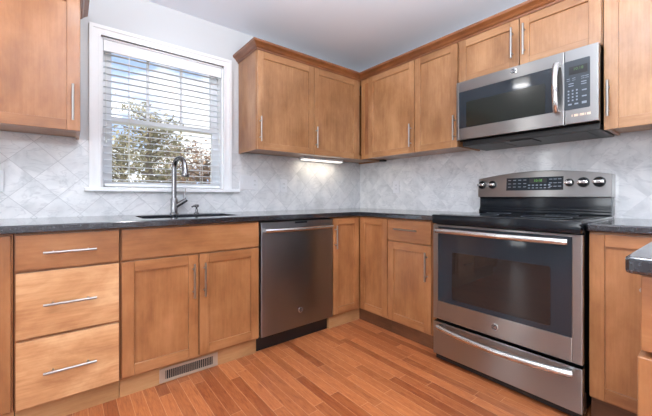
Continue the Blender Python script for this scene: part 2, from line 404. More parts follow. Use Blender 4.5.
# venetian blind, slats lying open
bl = thing('venetian_blind', (-1.948, .035, 1.11), 'white wide-slat venetian blind lowered inside the kitchen window with slats open', 'blind')
m = M(); m.box(wx0+.014, wx1-.014, .004, .016, 1.992, 2.066, .004); m.box(wx0+.014, wx1-.014, .012, .056, 2.020, 2.062); obj('valance', m, whiteb, bl)
m = M(); m.box(wx0+.02, wx1-.02, .012, .056, 1.106, 1.124, .004); obj('bottom_rail', m, whiteb, bl)
nsl = 20
for i in range(nsl):
    z = 1.152+i*(1.985-1.152)/(nsl-1)
    m = M()
    pr = [(.012+.042*t, z+.0026*math.sin(math.pi*t)+.0035*(t-.5)) for t in (0, .25, .5, .75, 1)]
    m.prism([(a, b) for a, b in pr]+[(a, b-.0026) for a, b in pr[::-1]], wx0+.018, wx1-.018, fn=lambda a, b, c: (c, a, b))
    obj('slat', m, slatm, bl)
for x in (-2.192, -1.705):
    m = M(); m.cyl((x, .009, 1.115), (x, .009, 2.0), .0016, 6); m.cyl((x, .059, 1.115), (x, .059, 2.0), .0016, 6); obj('ladder_cord', m, cordm, bl)
m = M(); m.cyl((-2.325, .002, 1.43), (-2.325, .006, 1.99), .002, 6); m.cyl((-2.325, .002, 1.39), (-2.325, .002, 1.43), .005, 8); obj('pull_cord', m, cordm, bl)
m = M(); m.cyl((-1.575, .002, 1.50), (-1.575, .006, 1.99), .002, 6); m.cyl((-1.575, .002, 1.46), (-1.575, .002, 1.50), .006, 8); obj('pull_cord', m, cordm, bl)

# the windows behind and left of the camera
def plainwin(n, horiz, a0, a1, z0, z1, w):
    e = bpy.data.objects.new('window_%d' % n, None); C.objects.link(e); tag(e, kind='structure')
    B = (lambda m, a, b, c, d, u, v: m.box(a, b, w-c, w-d, u, v)) if horiz else (lambda m, a, b, c, d, u, v: m.box(w-c, w-d, a, b, u, v))
    e.location = ((a0+a1)/2, w, z0) if horiz else (w, (a0+a1)/2, z0)
    m = M(); k = .07
    B(m, a0-k, a0, -.015, 0, z0-k, z1+k); B(m, a1, a1+k, -.015, 0, z0-k, z1+k); B(m, a0, a1, -.015, 0, z1, z1+k); B(m, a0, a1, -.015, 0, z0-k, z0)
    f = .03
    B(m, a0, a0+f, .02, .05, z0, z1); B(m, a1-f, a1, .02, .05, z0, z1); B(m, a0, a1, .02, .05, z0, z0+f); B(m, a0, a1, .02, .05, z1-f, z1)
    if a1-a0 > 1: B(m, (a0+a1)/2-.02, (a0+a1)/2+.02, .02, .05, z0, z1)
    obj('window_frame', m, whitep, e)
for n, h in enumerate(LW): plainwin(2+n, False, h[0], h[1], h[2], h[3], XL)
plainwin(5, True, *FW[0], YF)

# ------------------------------------------------------------------ outside the window
def leafmat(name, a, b, c_):
    k = N(name); g = k.n('NewGeometry'); wn = k.noise(g.outputs['Position'], 1.6, 3)
    rn = k.math('ADD', k.math('MULTIPLY', g.outputs['Random Per Island'], .6), k.math('MULTIPLY', wn, .4))
    k.l(k.ramp(rn, [(.15, a), (.5, b), (.85, c_)]), k.b.inputs['Base Color']); k.b.inputs['Roughness'].default_value = .6
    t = k.n('BsdfTranslucent'); x = k.n('MixShader'); x.inputs[0].default_value = .62; k.l(k.b.inputs['Base Color'].links[0].from_socket, t.inputs[0])
    k.l(k.b.outputs[0], x.inputs[1]); k.l(t.outputs[0], x.inputs[2]); k.l(x.outputs[0], k.o.inputs[0])
    return k.m
leaf1 = leafmat('olive_leaves', S(104, 102, 76), S(152, 146, 112), S(206, 196, 166))
leaf2 = leafmat('russet_leaves', S(104, 82, 66), S(150, 122, 98), S(196, 172, 148))
bark = simple('grey_bark', S(112, 98, 84), .8)
grassm = paint('dry_lawn', S(140, 138, 98), .9)
m = M(); m.box(-30, 40, .6, 60, -.4, -.3); struct('ground', m, grassm, org=(0, 10, -.35))
def tree(x, y, h, r, lm, label, nl, seed, group=None):
    rnd = random.Random(seed)
    t = thing('tree', (x, y, -.3), label, 'tree', 'trees outside the window')
    m = M(); tips = []
    m.tube([(x, y, -.3), (x+.04, y, h*.25), (x-.05, y+.03, h*.6), (x, y, h*.92)], [.14, .11, .07, .02], 8)
    for i in range(34):
        z0 = h*(.12+.78*i/34); an = rnd.uniform(0, 6.28); ln = r*math.sqrt(max(.08, 1-((z0/h-.38)/.64)**2))*rnd.uniform(.75, 1.1)
        p1 = Vector((x+math.cos(an)*ln*.5, y+math.sin(an)*ln*.5, z0+ln*.22)); p2 = Vector((x+math.cos(an)*ln, y+math.sin(an)*ln, z0+ln*.35))
        m.tube([(x, y, z0), p1, p2], [.035, .022, .008], 5); tips += [p1, p2, (p1+p2)/2, (Vector((x, y, z0))+p1)/2]
    obj('trunk', m, bark, t, smooth=True)
    b = bmesh.new()
    for i in range(nl):
        c = rnd.choice(tips)+Vector([rnd.gauss(0, .20) for _ in range(3)])
        u = Vector([rnd.gauss(0, 1) for _ in range(3)]).normalized(); v = u.orthogonal().normalized(); s = rnd.uniform(.035, .075)
        q = [b.verts.new(c+u*s*1.5), b.verts.new(c+v*s*.7+u.cross(v)*s*.15), b.verts.new(c-u*s*1.2), b.verts.new(c-v*s*.7+u.cross(v)*s*.15)]
        b.faces.new(q)
    mm = M(); mm.bm.free(); mm.bm = b
    tag(obj('foliage', mm, lm, t), kind='stuff')
tree(-.65, 8.0, 3.75, .92, leaf1, 'tall olive-leaved tree in the middle of the window view, highest of the trees', 2100, 1)
tree(-.95, 11.3, 3.35, 1.2, leaf1, 'lower olive-leaved tree filling the left of the window view', 2100, 2)
tree(.10, 5.4, 2.15, .62, leaf2, 'small russet-brown tree low at the right of the window view', 800, 3)
tree(2.1, 14.8, 3.9, 1.5, leaf2, 'brownish tree farthest off behind the tall olive tree outside', 2200, 4)

# ------------------------------------------------------------------ cabinet kit
def bar(F, a0, a1, z0, z1, d, parent, name='handle', r=.0058):
    """bar pull between two end points standing off the face d"""
    m = M(); o_ = .030
    m.cyl(F(a0, d+o_, z0), F(a1, d+o_, z1), r, 14)
    for t in (.17, .83):
        a, z = a0+(a1-a0)*t, z0+(z1-z0)*t
        m.cyl(F(a, d, z), F(a, d+o_, z), r*.8, 10)
    return obj(name, m, nickel, parent, smooth=True)
def shaker(F, a0, a1, z0, z1, d, parent, V, Hh, name='door', st=.055, th=.02):
    m = M(); b = .0028
    fbox(m, F, a0, a0+st, d, d+th, z0, z1, b, 0); fbox(m, F, a1-st, a1, d, d+th, z0, z1, b, 0)
    fbox(m, F, a0+st, a1-st, d, d+th, z0, z0+st, b, 1); fbox(m, F, a0+st, a1-st, d, d+th, z1-st, z1, b, 1)
    fbox(m, F, a0+st-.002, a1-st+.002, d+.002, d+th-.0115, z0+st-.002, z1-st+.002, 0, 0)
    return obj(name, m, [V, Hh], parent)
def slab(F, a0, a1, z0, z1, d, parent, mat, name='drawer', th=.02):
    m = M(); fbox(m, F, a0, a1, d, d+th, z0, z1, .0022); return obj(name, m, mat, parent)
FD = .609     # face frame plane of the base units; doors end at .629
g2 = .0015
def base_body(F, a0, a1, parent, kick=None, depth=FD):
    m = M(); fbox(m, F, a0+g2, a1-g2, .012, depth, .105, .876, .001); obj('cabinet_body', m, woodV, parent)
    m = M(); fbox(m, F, a0+g2, a1-g2, .03, .578, .0, .104); obj('toe_kick', m, kick or kickw, parent)
ZT, ZB, ZB2 = .870, .114, .118
# left base unit (only its right edge is in view)
e = thing('base_cabinet', (-3.0, -.3, 0), 'wooden base cabinet at the far left edge, left of the drawer stack', 'cabinet', 'base cabinets under the counters')
base_body(FA, XE+.01, -2.7015, e)
d = shaker(FA, XE+.02, -2.7085, ZB2, ZT, FD, e, woodV, woodH)
# three-drawer unit
e = thing('drawer_cabinet', (-2.506, -.3, 0), 'maple three-drawer base cabinet left of the sink doors, lower drawers palest', 'cabinet', 'base cabinets under the counters')
base_body(FA, -2.7015, -2.3115, e)
for z0, z1, hz, mt in ((.7142, ZT, .789, paleH), (.4171, .7029, .5575, paleH), (.1131, .4034, .255, paleH)):
    dr = slab(FA, -2.6935, -2.3175, z0, z1, FD, e, woodH if z0 > .7 else mt)
    bar(FA, -2.603, -2.410, hz, hz, FD+.02, dr)
# sink unit
e = thing('sink_cabinet', (-1.925, -.3, 0), 'wooden sink base cabinet with two panelled doors under the faucet', 'cabinet', 'base cabinets under the counters')
m = M(); q0, q1 = -2.310, -1.5415
for a, b in ((q0, q0+.018), (q1-.018, q1)): fbox(m, FA, a, b, .012, FD-.02, .105, .876)
fbox(m, FA, q0+.018, q1-.018, .012, FD-.02, .105, .123); fbox(m, FA, q0+.018, q1-.018, .012, .018, .123, .876)
fbox(m, FA, q0, q0+.04, FD-.02, FD, .105, .876); fbox(m, FA, q1-.04, q1, FD-.02, FD, .105, .876); fbox(m, FA, q0+.04, q1-.04, FD-.02, FD, .105, .14); fbox(m, FA, q0+.04, q1-.04, FD-.02, FD, .68, .73); fbox(m, FA, q0+.04, q1-.04, FD-.02, FD, .84, .876); fbox(m, FA, -1.945, -1.907, FD-.02, FD, .14, .68)
obj('cabinet_body', m, woodV, e)
m = M(); fbox(m, FA, q0, q1, .03, .578, .0, .104); obj('toe_kick', m, kickw, e)
slab(FA, -2.3049, -1.5458, .7148, ZT, FD, e, woodH, 'false_drawer_front')
d = shaker(FA, -2.3049, -1.9285, ZB2, .7053, FD, e, woodV, woodH); bar(FA, -1.958, -1.958, .463, .656, FD+.02, d)
d = shaker(FA, -1.9235, -1.5458, ZB2, .7053, FD, e, woodV, woodH); bar(FA, -1.897, -1.897, .463, .656, FD+.02, d)
# floor register in the toe kick
e = thing('floor_register', (-1.96, -.58, 0), 'tan metal heating register set in the toe kick under the sink cabinet', 'vent')
m = M(); a0, a1, z0, z1 = -2.124, -1.800, .006, .084
fbox(m, FA, a0, a1, .5785, .584, z0, z0+.014, .001); fbox(m, FA, a0, a1, .5785, .584, z1-.014, z1, .001)
fbox(m, FA, a0, a0+.030, .5785, .584, z0+.014, z1-.014); fbox(m, FA, a1-.030, a1, .5785, .584, z0+.014, z1-.014); obj('register_frame', m, ventm, e)
m = M(); fbox(m, FA, a0+.02, a1-.02, .5782, .5795, z0+.01, z1-.01); obj('dark_backing', m, slot, e)
m = M()
for i in range(24):
    a = a0+.036+i*(a1-a0-.072)/23; fbox(m, FA, a-.0012, a+.0012, .5795, .5815, z0+.014, z1-.014)
obj('grille', m, ventm, e)
# corner unit: one door on each leg
e = thing('corner_cabinet', (-.4, -.4, 0), 'wooden corner base cabinet with two narrow doors meeting in the corner', 'cabinet', 'base cabinets under the counters')
m = M(); m.box(-.9165, -.012, -FD, -.012, .105, .876); m.box(-FD, -.012, -.924, -FD-.0005, .105, .876); obj('cabinet_body', m, woodV, e)
m = M(); m.box(-.9165, -.579, -.578, -.03, 0, .104); obj('toe_kick', m, kickw, e)
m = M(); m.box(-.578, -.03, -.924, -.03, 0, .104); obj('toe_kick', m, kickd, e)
d = shaker(FA, -.9125, -.6335, ZB2, ZT, FD, e, woodV, woodH, st=.052); bar(FA, -.896, -.896, .633, .814, FD+.02, d)
d = shaker(FB, .6335, .9225, ZB2, ZT, FD, e, woodV, woodH, st=.052)
# drawer-over-door unit beside the range
e = thing('base_cabinet', (-.3, -1.14, 0), 'wooden base cabinet with one drawer over one door, left of the range', 'cabinet', 'base cabinets under the counters')
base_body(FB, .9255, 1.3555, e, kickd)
d = slab(FB, .9290, 1.3001, .7148, ZT, FD, e, woodH); bar(FB, 1.010, 1.203, .802, .801, FD+.02, d)
d = shaker(FB, .9290, 1.3001, ZB2, .7053, FD, e, woodV, woodH); bar(FB, 1.272, 1.272, .469, .663, FD+.02, d)
m = M(); fbox(m, FB, 1.3025, 1.3555, FD, FD+.001, .105, .876); obj('filler_strip', m, woodV, e)
# unit right of the range
e = thing('base_cabinet', (-.3, -2.27, 0), 'wooden base cabinet with one full-height door, right of the range', 'cabinet', 'base cabinets under the counters')
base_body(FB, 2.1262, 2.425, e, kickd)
shaker(FB, 2.1300, 2.420, ZB2, .868, FD, e, woodV, woodH)
# peninsula unit: its drawers face the window wall, its end panel faces the room
PY = -2.438
e = thing('peninsula_cabinet', (-.8, -2.75, 0), 'wooden peninsula cabinet under the near right counter end', 'cabinet', 'base cabinets under the counters')
m = M(); m.box(-1.575, -.62, PY-.60, PY, .105, .876, .001); obj('cabinet_body', m, woodV, e)
m = M(); m.box(-1.56, -.62, PY-.56, PY-.06, 0, .104); obj('toe_kick', m, kickw, e)
FP = lambda a, d, z: (-a, PY+d, z)
dr = slab(FP, .66, 1.577, .716, .872, .001, e, woodH, th=.020); bar(FP, 1.02, 1.31, .785, .785, .021, dr)
d = shaker(FP, .66, 1.115, ZB2, .705, .001, e, woodV, woodH); d = shaker(FP, 1.12, 1.585, ZB2, .705, .001, e, woodV, woodH, th=.024); bar(FP, 1.15, 1.15, .46, .655, .025, d)

# ------------------------------------------------------------------ upper cabinets
UZ0, UZ1, UD_ = 1.3935, 2.137, .3235
def upper_body(F, a0, a1, parent, z0=UZ0, z1=UZ1, depth=UD_):
    m = M(); t = .016
    fbox(m, F, a0, a0+t, .010, depth, z0, z1+.02); fbox(m, F, a1-t, a1, .010, depth, z0, z1+.02)
    fbox(m, F, a0+t, a1-t, .010, depth, z1+.005, z1+.02); fbox(m, F, a0+t, a1-t, .010, depth-.02, z0+.012, z0+.026)
    fbox(m, F, a0+t, a1-t, .010, .016, z0+.026, z1+.005); fbox(m, F, a0+t, a1-t, depth-.02, depth, z0, z0+.04); fbox(m, F, a0+t, a1-t, depth-.02, depth, z1-.03, z1+.02)
    fbox(m, F, (a0+a1)/2-.02, (a0+a1)/2+.02, depth-.02, depth, z0+.04, z1-.03)
    fbox(m, F, a0+t, a0+.045, depth-.02, depth, z0+.04, z1-.03); fbox(m, F, a1-.045, a1-t, depth-.02, depth, z0+.04, z1-.03)
    return obj('cabinet_body', m, inside, parent)
US = .052
e = thing('wall_cabinet', (-2.8, -.16, UZ0), 'wooden wall cabinet at the upper left, left of the window', 'cabinet', 'upper wall cabinets')
upper_body(FA, XE+.02, -2.4655, e)
d = shaker(FA, XE+.03, -2.468, UZ0, UZ1, UD_, e, woodV, woodH, st=.056); bar(FA, -2.498, -2.498, 1.444, 1.635, UD_+.02, d)
e = thing('wall_cabinet', (-.88, -.16, UZ0), 'two-door wooden wall cabinet right of the window, in the corner', 'cabinet', 'upper wall cabinets')
upper_body(FA, -1.4155, -.012, e)
d = shaker(FA, -1.4105, -.8870, UZ0, UZ1, UD_, e, woodUV, woodUH, st=US); bar(FA, -1.393, -1.393, 1.452, 1.638, UD_+.02, d)
d = shaker(FA, -.8820, -.3660, UZ0, UZ1, UD_, e, woodUV, woodUH, st=US); bar(FA, -.868, -.868, 1.450, 1.630, UD_+.02, d)
m = M(); fbox(m, FA, -.3635, -.3275, UD_, UD_+.004, UZ0, UZ1); obj('filler_strip', m, woodUV, e)
e = thing('wall_cabinet', (-.16, -.85, UZ0), 'two-door wooden wall cabinet on the range wall, left of the microwave', 'cabinet', 'upper wall cabinets')
upper_body(FB, .3455, 1.3290, e)
m = M(); fbox(m, FB, .3455, .452, UD_-.01, UD_-.004, UZ0, UZ1); obj('filler_strip', m, woodV, e)
d = shaker(FB, .4560, .9600, UZ0, UZ1, UD_, e, woodUV, woodUH, st=US); bar(FB, .931, .931, 1.440, 1.625, UD_+.02, d)
d = shaker(FB, .9650, 1.3270, UZ0, UZ1, UD_, e, woodUV, woodUH, st=US); bar(FB, 1.309, 1.309, 1.441, 1.617, UD_+.02, d)
e = thing('wall_cabinet', (-.16, -1.73, 1.83), 'short two-door wooden wall cabinet above the microwave', 'cabinet', 'upper wall cabinets')
upper_body(FB, 1.3325, 2.1215, e, z0=1.832)
d = shaker(FB, 1.3370, 1.7270, 1.834, UZ1, UD_, e, woodUV, woodUH, st=US); bar(FB, 1.693, 1.693, 1.897, 2.083, UD_+.02, d)
d = shaker(FB, 1.7320, 2.1180, 1.834, UZ1, UD_, e, woodUV, woodUH, st=US); bar(FB, 1.760, 1.760, 1.897, 2.083, UD_+.02, d)
e = thing('wall_cabinet', (-.16, -2.5, UZ0), 'single-door wooden wall cabinet at the right edge, right of the microwave', 'cabinet', 'upper wall cabinets')
upper_body(FB, 2.1255, 2.62, e)
d = shaker(FB, 2.1290, 2.615, UZ0-.01, UZ1, UD_, e, woodUV, woodUH, st=.056); bar(FB, 2.148, 2.148, 1.448, 1.631, UD_+.02, d)

# crown moulding swept along the cabinet tops
CP = [(.0, 2.137), (.004, 2.137), (.006, 2.150), (.014, 2.154), (.022, 2.166), (.038, 2.178), (.044, 2.182), (.046, 2.198), (.0, 2.198)]
def crown(path, name, label, flip=1):
    t = bmesh.new(); rings = []
    P = [Vector(p) for p in path]
    for i, p in enumerate(P):
        ns = []
        for a, b in ((i-1, i), (i, i+1)):
            if a < 0 or b >= len(P): continue
            d = (P[b]-P[a]).normalized(); ns.append(Vector((d.y, -d.x))*flip)
        n = ns[0] if len(ns) == 1 else (ns[0]+ns[1])/(1+ns[0].dot(ns[1]))
        rings.append([t.verts.new((p.x+n.x*o_, p.y+n.y*o_, z)) for o_, z in CP])
    k = len(CP)
    for q, w in zip(rings, rings[1:]):
        for j in range(k): t.faces.new((q[j], q[(j+1) % k], w[(j+1) % k], w[j]))
    t.faces.new(rings[0]); t.faces.new(rings[-1][::-1]); bmesh.ops.recalc_face_normals(t, faces=t.faces)
    m = M(); m.add(t); return tag(obj(name, m, crownm), label, 'moulding')
D_ = .3445
crown([(-1.4165, -.002), (-1.4165, -D_), (-D_, -D_), (-D_, -2.62)], 'crown_molding', 'dark-stained crown moulding along the corner cabinets and range wall cabinets')
crown([(XE+.02, -D_), (-2.4645, -D_), (-2.4645, -.002)], 'crown_molding', 'short crown moulding on top of the upper left cabinet')

# ------------------------------------------------------------------ counters
def rrect(x0, x1, y0, y1, r, n=5):
    out = []
    for cx, cy, a in ((x1-r, y1-r, 0), (x0+r, y1-r, 90), (x0+r, y0+r, 180), (x1-r, y0+r, 270)):
        for i in range(n+1):
            q = R(a+90*i/n); out.append((cx+r*math.cos(q), cy+r*math.sin(q)))
    return out
sinkr = rrect(-2.185, -1.610, -.520, -.150, .05)
m = M(); m.prism([(XE+.02, -.0085), (XE+.02, -.650), (-.650, -.650), (-.650, -1.3605), (-.0085, -1.3605), (-.0085, -.0085)], .8785, .9141, holes=[sinkr])
tag(obj('countertop', m, gran, bevel=.005), 'long black granite countertop in an L from the sink to the range', 'countertop', 'granite countertops')
m = M()
m.prism([(-.0085, -2.1225), (-.650, -2.1225), (-.650, -2.396), (-1.598, -2.396), (-1.608, -2.398), (-1.613, -2.404), (-1.615, -2.412), (-1.615, -3.05), (-.0085, -3.05)], .8785, .9141)
tag(obj('countertop', m, gran, bevel=.007), 'black granite countertop right of the range running onto the near peninsula', 'countertop', 'granite countertops')

# sink
e = thing('kitchen_sink', (-1.9, -.335, .70), 'black undermount sink basin in the granite counter below the window', 'sink')
m = M(); t_ = bmesh.new()
lev = [(0, .8775, 0), (0, .8775, 1), (.006, .72, 1), (.03, .690, 1)]
prof = [rrect(-2.20, -1.595, -.535, -.135, .06), rrect(-2.187, -1.608, -.522, -.148, .05), rrect(-2.178, -1.617, -.513, -.157, .05), rrect(-2.15, -1.645, -.485, -.185, .04)]
zs = [.8782, .8782, .71, .69]
rg = [[t_.verts.new((x, y, z)) for x, y in p] for p, z in zip(prof, zs)]
n_ = len(rg[0])
for q, w in zip(rg, rg[1:]):
    for j in range(n_): t_.faces.new((q[j], q[(j+1) % n_], w[(j+1) % n_], w[j]))
t_.faces.new(rg[-1]); m.add(t_); ob = obj('basin', m, blackc, e, smooth=True)
sd = ob.modifiers.new('thickness', 'SOLIDIFY'); sd.thickness = .004; sd.offset = -1
m = M(); m.lathe([(.0, 0), (.045, 0), (.045, .003), (.03, .004), (.0, .002)], (-1.9, -.33, .6905)); obj('drain', m, chrome, e, smooth=True)

# faucet
fx, fy, fz = -1.930, -.085, .9145
e = thing('kitchen_faucet', (fx, fy, fz), 'tall gooseneck steel kitchen faucet standing behind the sink', 'faucet')
m = M(); m.lathe([(.0, 0), (.030, 0), (.030, .004), (.026, .009), (.0235, .012), (.0235, .105), (.021, .112), (.0, .112)], (fx, fy, fz)); obj('faucet_body', m, faucetm, e, smooth=True)
m = M(); pts = [(fx, fy, fz+.10), (fx, fy, fz+.324)]; rr = .067
dx, dy = math.sin(.28), -math.cos(.28)
for i in range(1, 15):
    a = math.pi*i/14*.93; pts.append((fx+dx*(rr-rr*math.cos(a)), fy+dy*(rr-rr*math.cos(a)), fz+.324+rr*math.sin(a)))
lx, ly, lz = pts[-1]
m.tube(pts, .0165, 16); obj('spout', m, faucetm, e, smooth=True)
m = M(); m.tube([(lx, ly, lz+.004), (lx+dx*.004, ly+dy*.004, lz-.03), (lx+dx*.010, ly+dy*.010, lz-.070), (lx+dx*.0108, ly+dy*.0108, lz-.077)], [.0155, .0185, .027, .0245], 18)
sp_ = obj('spray_head', m, faucetm, e, smooth=True)
m = M(); m.cyl((lx+dx*.0108, ly+dy*.0108, lz-.079), (lx+dx*.0108, ly+dy*.0108, lz-.0768), .021, 18); obj('spray_face', m, blackp, sp_)
m = M(); m.tube([(fx+.010, fy-.006, fz+.055), (fx+.055, fy-.02, fz+.088), (fx+.078, fy-.027, fz+.104)], [.0155, .0150, .0150], 16); obj('valve_arm', m, faucetm, e, smooth=True)
m = M(); m.tube([(fx+.064, fy-.023, fz+.104), (fx+.062, fy-.023, fz+.13), (fx+.070, fy-.025, fz+.185)], [.0065, .0045, .0036], 10); obj('lever', m, faucetm, e, smooth=True)
# soap dispenser
e = thing('soap_dispenser', (-1.775, -.075, fz), 'small dark metal soap dispenser pump right of the faucet', 'soap dispenser')
sx_, sy_ = -1.775, -.080
m = M(); m.lathe([(.0, 0), (.019, 0), (.019, .004), (.011, .008), (.010, .030), (.0, .030)], (sx_, sy_, fz)); obj('dispenser_base', m, faucetm, e, smooth=True)
m = M(); m.lathe([(.0, 0), (.006, 0), (.008, .016), (.018, .018), (.018, .036), (.0, .040)], (sx_, sy_, fz+.028)); m.tube([(sx_, sy_, fz+.055), (sx_-.028, sy_-.03, fz+.057), (sx_-.044, sy_-.045, fz+.050)], [.0075, .007, .006], 8); obj('pump_spout', m, faucetm, e, smooth=True)

# ------------------------------------------------------------------ wall plates
def plate(F, a, z, w, h, kinds, label, cat='outlet', name='wall_outlet'):
    d0 = TT+.0003
    e = thing(name, F(a, d0, z-h/2), label, cat, 'white wall plates on the backsplash')
    m = M(); fbox(m, F, a-w/2, a+w/2, d0, d0+.0055, z-h/2, z+h/2, .002); obj('cover_plate', m, platem, e)
    n = len(kinds)
    for i, kd in enumerate(kinds):
        c = a-w/2+w*(i+.5)/n
        if kd == 'outlet':
            m = M(); fbox(m, F, c-.0165, c+.0165, d0+.0055, d0+.0075, z-.033, z+.033, .0008); q = obj('receptacle', m, platem, e)
            for s in (-1, 1):
                for t in (-1, 1):
                    m = M(); fbox(m, F, c+t*.0065-.0012, c+t*.0065+.0012, d0+.0072, d0+.0078, z+s*.018-.005, z+s*.018+.005); obj('slot', m, slot, q)
        else:
            m = M(); fbox(m, F, c-.005, c+.005, d0+.0055, d0+.014, z-.002, z+.013, .001); fbox(m, F, c-.007, c+.007, d0+.0055, d0+.0065, z-.013, z+.013); obj('toggle', m, platem, e)
plate(FA, -1.325, 1.156, .165, .118, ['toggle', 'toggle', 'outlet'], 'wide white switch plate with toggles and an outlet beside the window', 'switch', 'switch_plate')
plate(FA, -.984, 1.136, .072, .118, ['outlet'], 'white wall outlet under the corner cabinet, right of the switch plate')
plate(FB, .512, 1.133, .072, .118, ['outlet'], 'white wall outlet on the range wall tile, near the corner')
plate(FA, -2.835, 1.125, .072, .118, ['outlet'], 'white wall outlet at the left edge, under the upper left cabinet')

# under-cabinet light and small puck
e = thing('under_cabinet_light', (-.60, -.10, 1.38), 'lit slim lamp fixed under the corner wall cabinet', 'lamp')
m = M(); m.box(-.845, -.365, -.135, -.062, 1.384, 1.4045, .003); obj('lamp_housing', m, whitep, e)
m = M(); m.box(-.835, -.375, -.130, -.068, 1.376, 1.3845, .003); obj('diffuser', m, lampglow, e)
l_ = light('under_cabinet_lamp', 'AREA', (-.605, -.10, 1.373), (0, 0, 0), .95, (1, .88, .70), shape='RECTANGLE', size=.44, size_y=.05)
m = M(); m.box(-.10, -.05, -.425, -.37, 1.386, 1.4045, .003); tag(obj('light_switch_box', m, blackp), 'small black box under the range wall cabinet near the corner', 'switch box')

# ------------------------------------------------------------------ dishwasher
e = thing('dishwasher', (-1.227, -.3, 0), 'stainless steel dishwasher between sink cabinet and corner cabinet', 'dishwasher')
a0, a1 = -1.5330, -.9215
m = M(); fbox(m, FA, a0-.003, a1+.001, .04, .600, .10, .872); obj('tub', m, blackp, e)
m = M(); fbox(m, FA, a0+.001, a1-.001, .601, .634, .113, .866, .004); dr = obj('door', m, steeld, e)
m = M(); fbox(m, FA, a0+.06, a1-.001, .04, .560, .0, .099); fbox(m, FA, a0, a1-.001, .555, .562, 0, .111); obj('toe_kick', m, blackp, e)
m = M(); n = 18; pts = []
for i in range(n+1):
    t = i/n; pts.append(FA(a0+.022+t*(a1-a0-.044), .654+.030*math.sin(math.pi*t), .813))
m.tube(pts, .0155, 14); m.cyl(FA(a0+.036, .634, .813), FA(a0+.036, .660, .813), .012); m.cyl(FA(a1-.036, .634, .813), FA(a1-.036, .660, .813), .012)
obj('handle', m, handlem, dr, smooth=True)
m = M(); fbox(m, FA, -1.27, -1.165, .6335, .6355, .850, .863, .001); obj('display_window', m, blackg, dr)
def badge(F, a, d, z, r, parent):
    m = M(); m.lathe([(.0, 0), (r, 0), (r, .002), (r*.84, .003), (r*.82, .0012), (.0, .0012)], F(a, d, z), Vector(F(0, 1, 0))-Vector(F(0, 0, 0))); b = obj('badge', m, chrome, parent, smooth=True)
    m = M(); m.lathe([(.0, 0), (r*.78, 0), (r*.78, .0008), (.0, .0008)], F(a, d+.0012, z), Vector(F(0, 1, 0))-Vector(F(0, 0, 0))); obj('badge_field', m, panelg, b, smooth=True)
    text('badge_monogram', 'GE', r*1.05, (a, d+.0026, z), F, chrome, b, depth=.0004)
badge(FA, -1.2234, .634, .232, .0165, dr)

# ------------------------------------------------------------------ range
e = thing('electric_range', (-.35, -1.741, 0), 'stainless steel electric range with black glass oven door', 'range')
r0, r1 = 1.3640, 2.1185
m = M(); fbox(m, FB, r0, r1, .03, .660, .035, .902, .002)
for a in (r0+.05, r1-.05):
    for d in (.08, .6): m.cyl(FB(a, d, 0), FB(a, d, .036), .018, 12)
obj('range_body', m, blackc, e)
m = M(); fbox(m, FB, r0+.002, r1-.002, .655, .690, .885, .912, .002); fbox(m, FB, r0-.002, r1+.004, .060, .715, .8985, .926, .007); fbox(m, FB, r0, r1+.002, .66, .716, .868, .922, .010); ct = obj('cooktop', m, blackc, e, smooth=True)
m = M(); fbox(m, FB, r0+.02, r1-.02, .12, .66, .926, .9275); gg = obj('cooktop_glass', m, blackg, ct)
for a, d, rr in ((r0+.2, .50, .105), (r1-.2, .50, .115), (r0+.2, .24, .075), (r1-.2, .24, .080)):
    m = M(); cc = FB(a, d, .9276); m.lathe([(rr-.003, 0), (rr, 0), (rr, .0004), (rr-.003, .0004)], cc, n=40, cap=False); obj('burner_ring', m, mark, ct)
# door
m = M(); d0, d1 = .664, .695
fbox(m, FB, r0-.004, 1.3925, d0, d1, .270, .862, .003); fbox(m, FB, 2.0815, r1+.002, d0, d1, .270, .862, .003)
fbox(m, FB, 1.3925, 2.0815, d0, d1, .270, .383, .003); fbox(m, FB, 1.3925, 2.0815, d0, d1, .851, .862, .002)
od = obj('oven_door', m, steelm, e)
m = M(); fbox(m, FB, 1.3930, 2.0810, d0, d1-.002, .3835, .8505, .002)
m2 = obj('door_glass', m, doorg, od)
m = M(); ow = [(a, z) for a, z in rrect(1.487, 1.997, .412, .700, .012)]
m.prism(ow, 0, .0012, fn=lambda a, b, c: FB(a, d1-.0018+c, b)); obj('viewing_window', m, glassw, m2)
def bow(F, a0, a1, d, z, out, r, parent, sag=0, n=22, sq=(1, 1), ends=.012):
    m = M(); pts = []
    for i in range(n+1):
        t = i/n; s = math.sin(math.pi*t)**.8; pts.append(F(a0+(a1-a0)*t, d+.030+out*s, z-sag*s))
    m.tube(pts, r, 16, sq=sq)
    for a in (a0+.014, a1-.014): fbox(m, F, a-ends, a+ends, d, d+.034, z-r*.75, z+r*.75, .003)
    return obj('handle', m, handlem, parent, smooth=True)
bow(FB, 1.400, 2.072, .695, .8285, .022, .0168, od)
badge(FB, 1.738, .695, .326, .0185, od)
m = M(); fbox(m, FB, r0-.004, r1+.002, .660, .695, .046, .2515, .004); wd = obj('storage_drawer', m, steelm, e)
bow(FB, 1.408, 2.090, .695, .232, .030, .0168, wd, sag=.012)
m = M(); fbox(m, FB, r0+.004, r1-.004, .60, .672, .012, .046); obj('drawer_base', m, blackp, e)
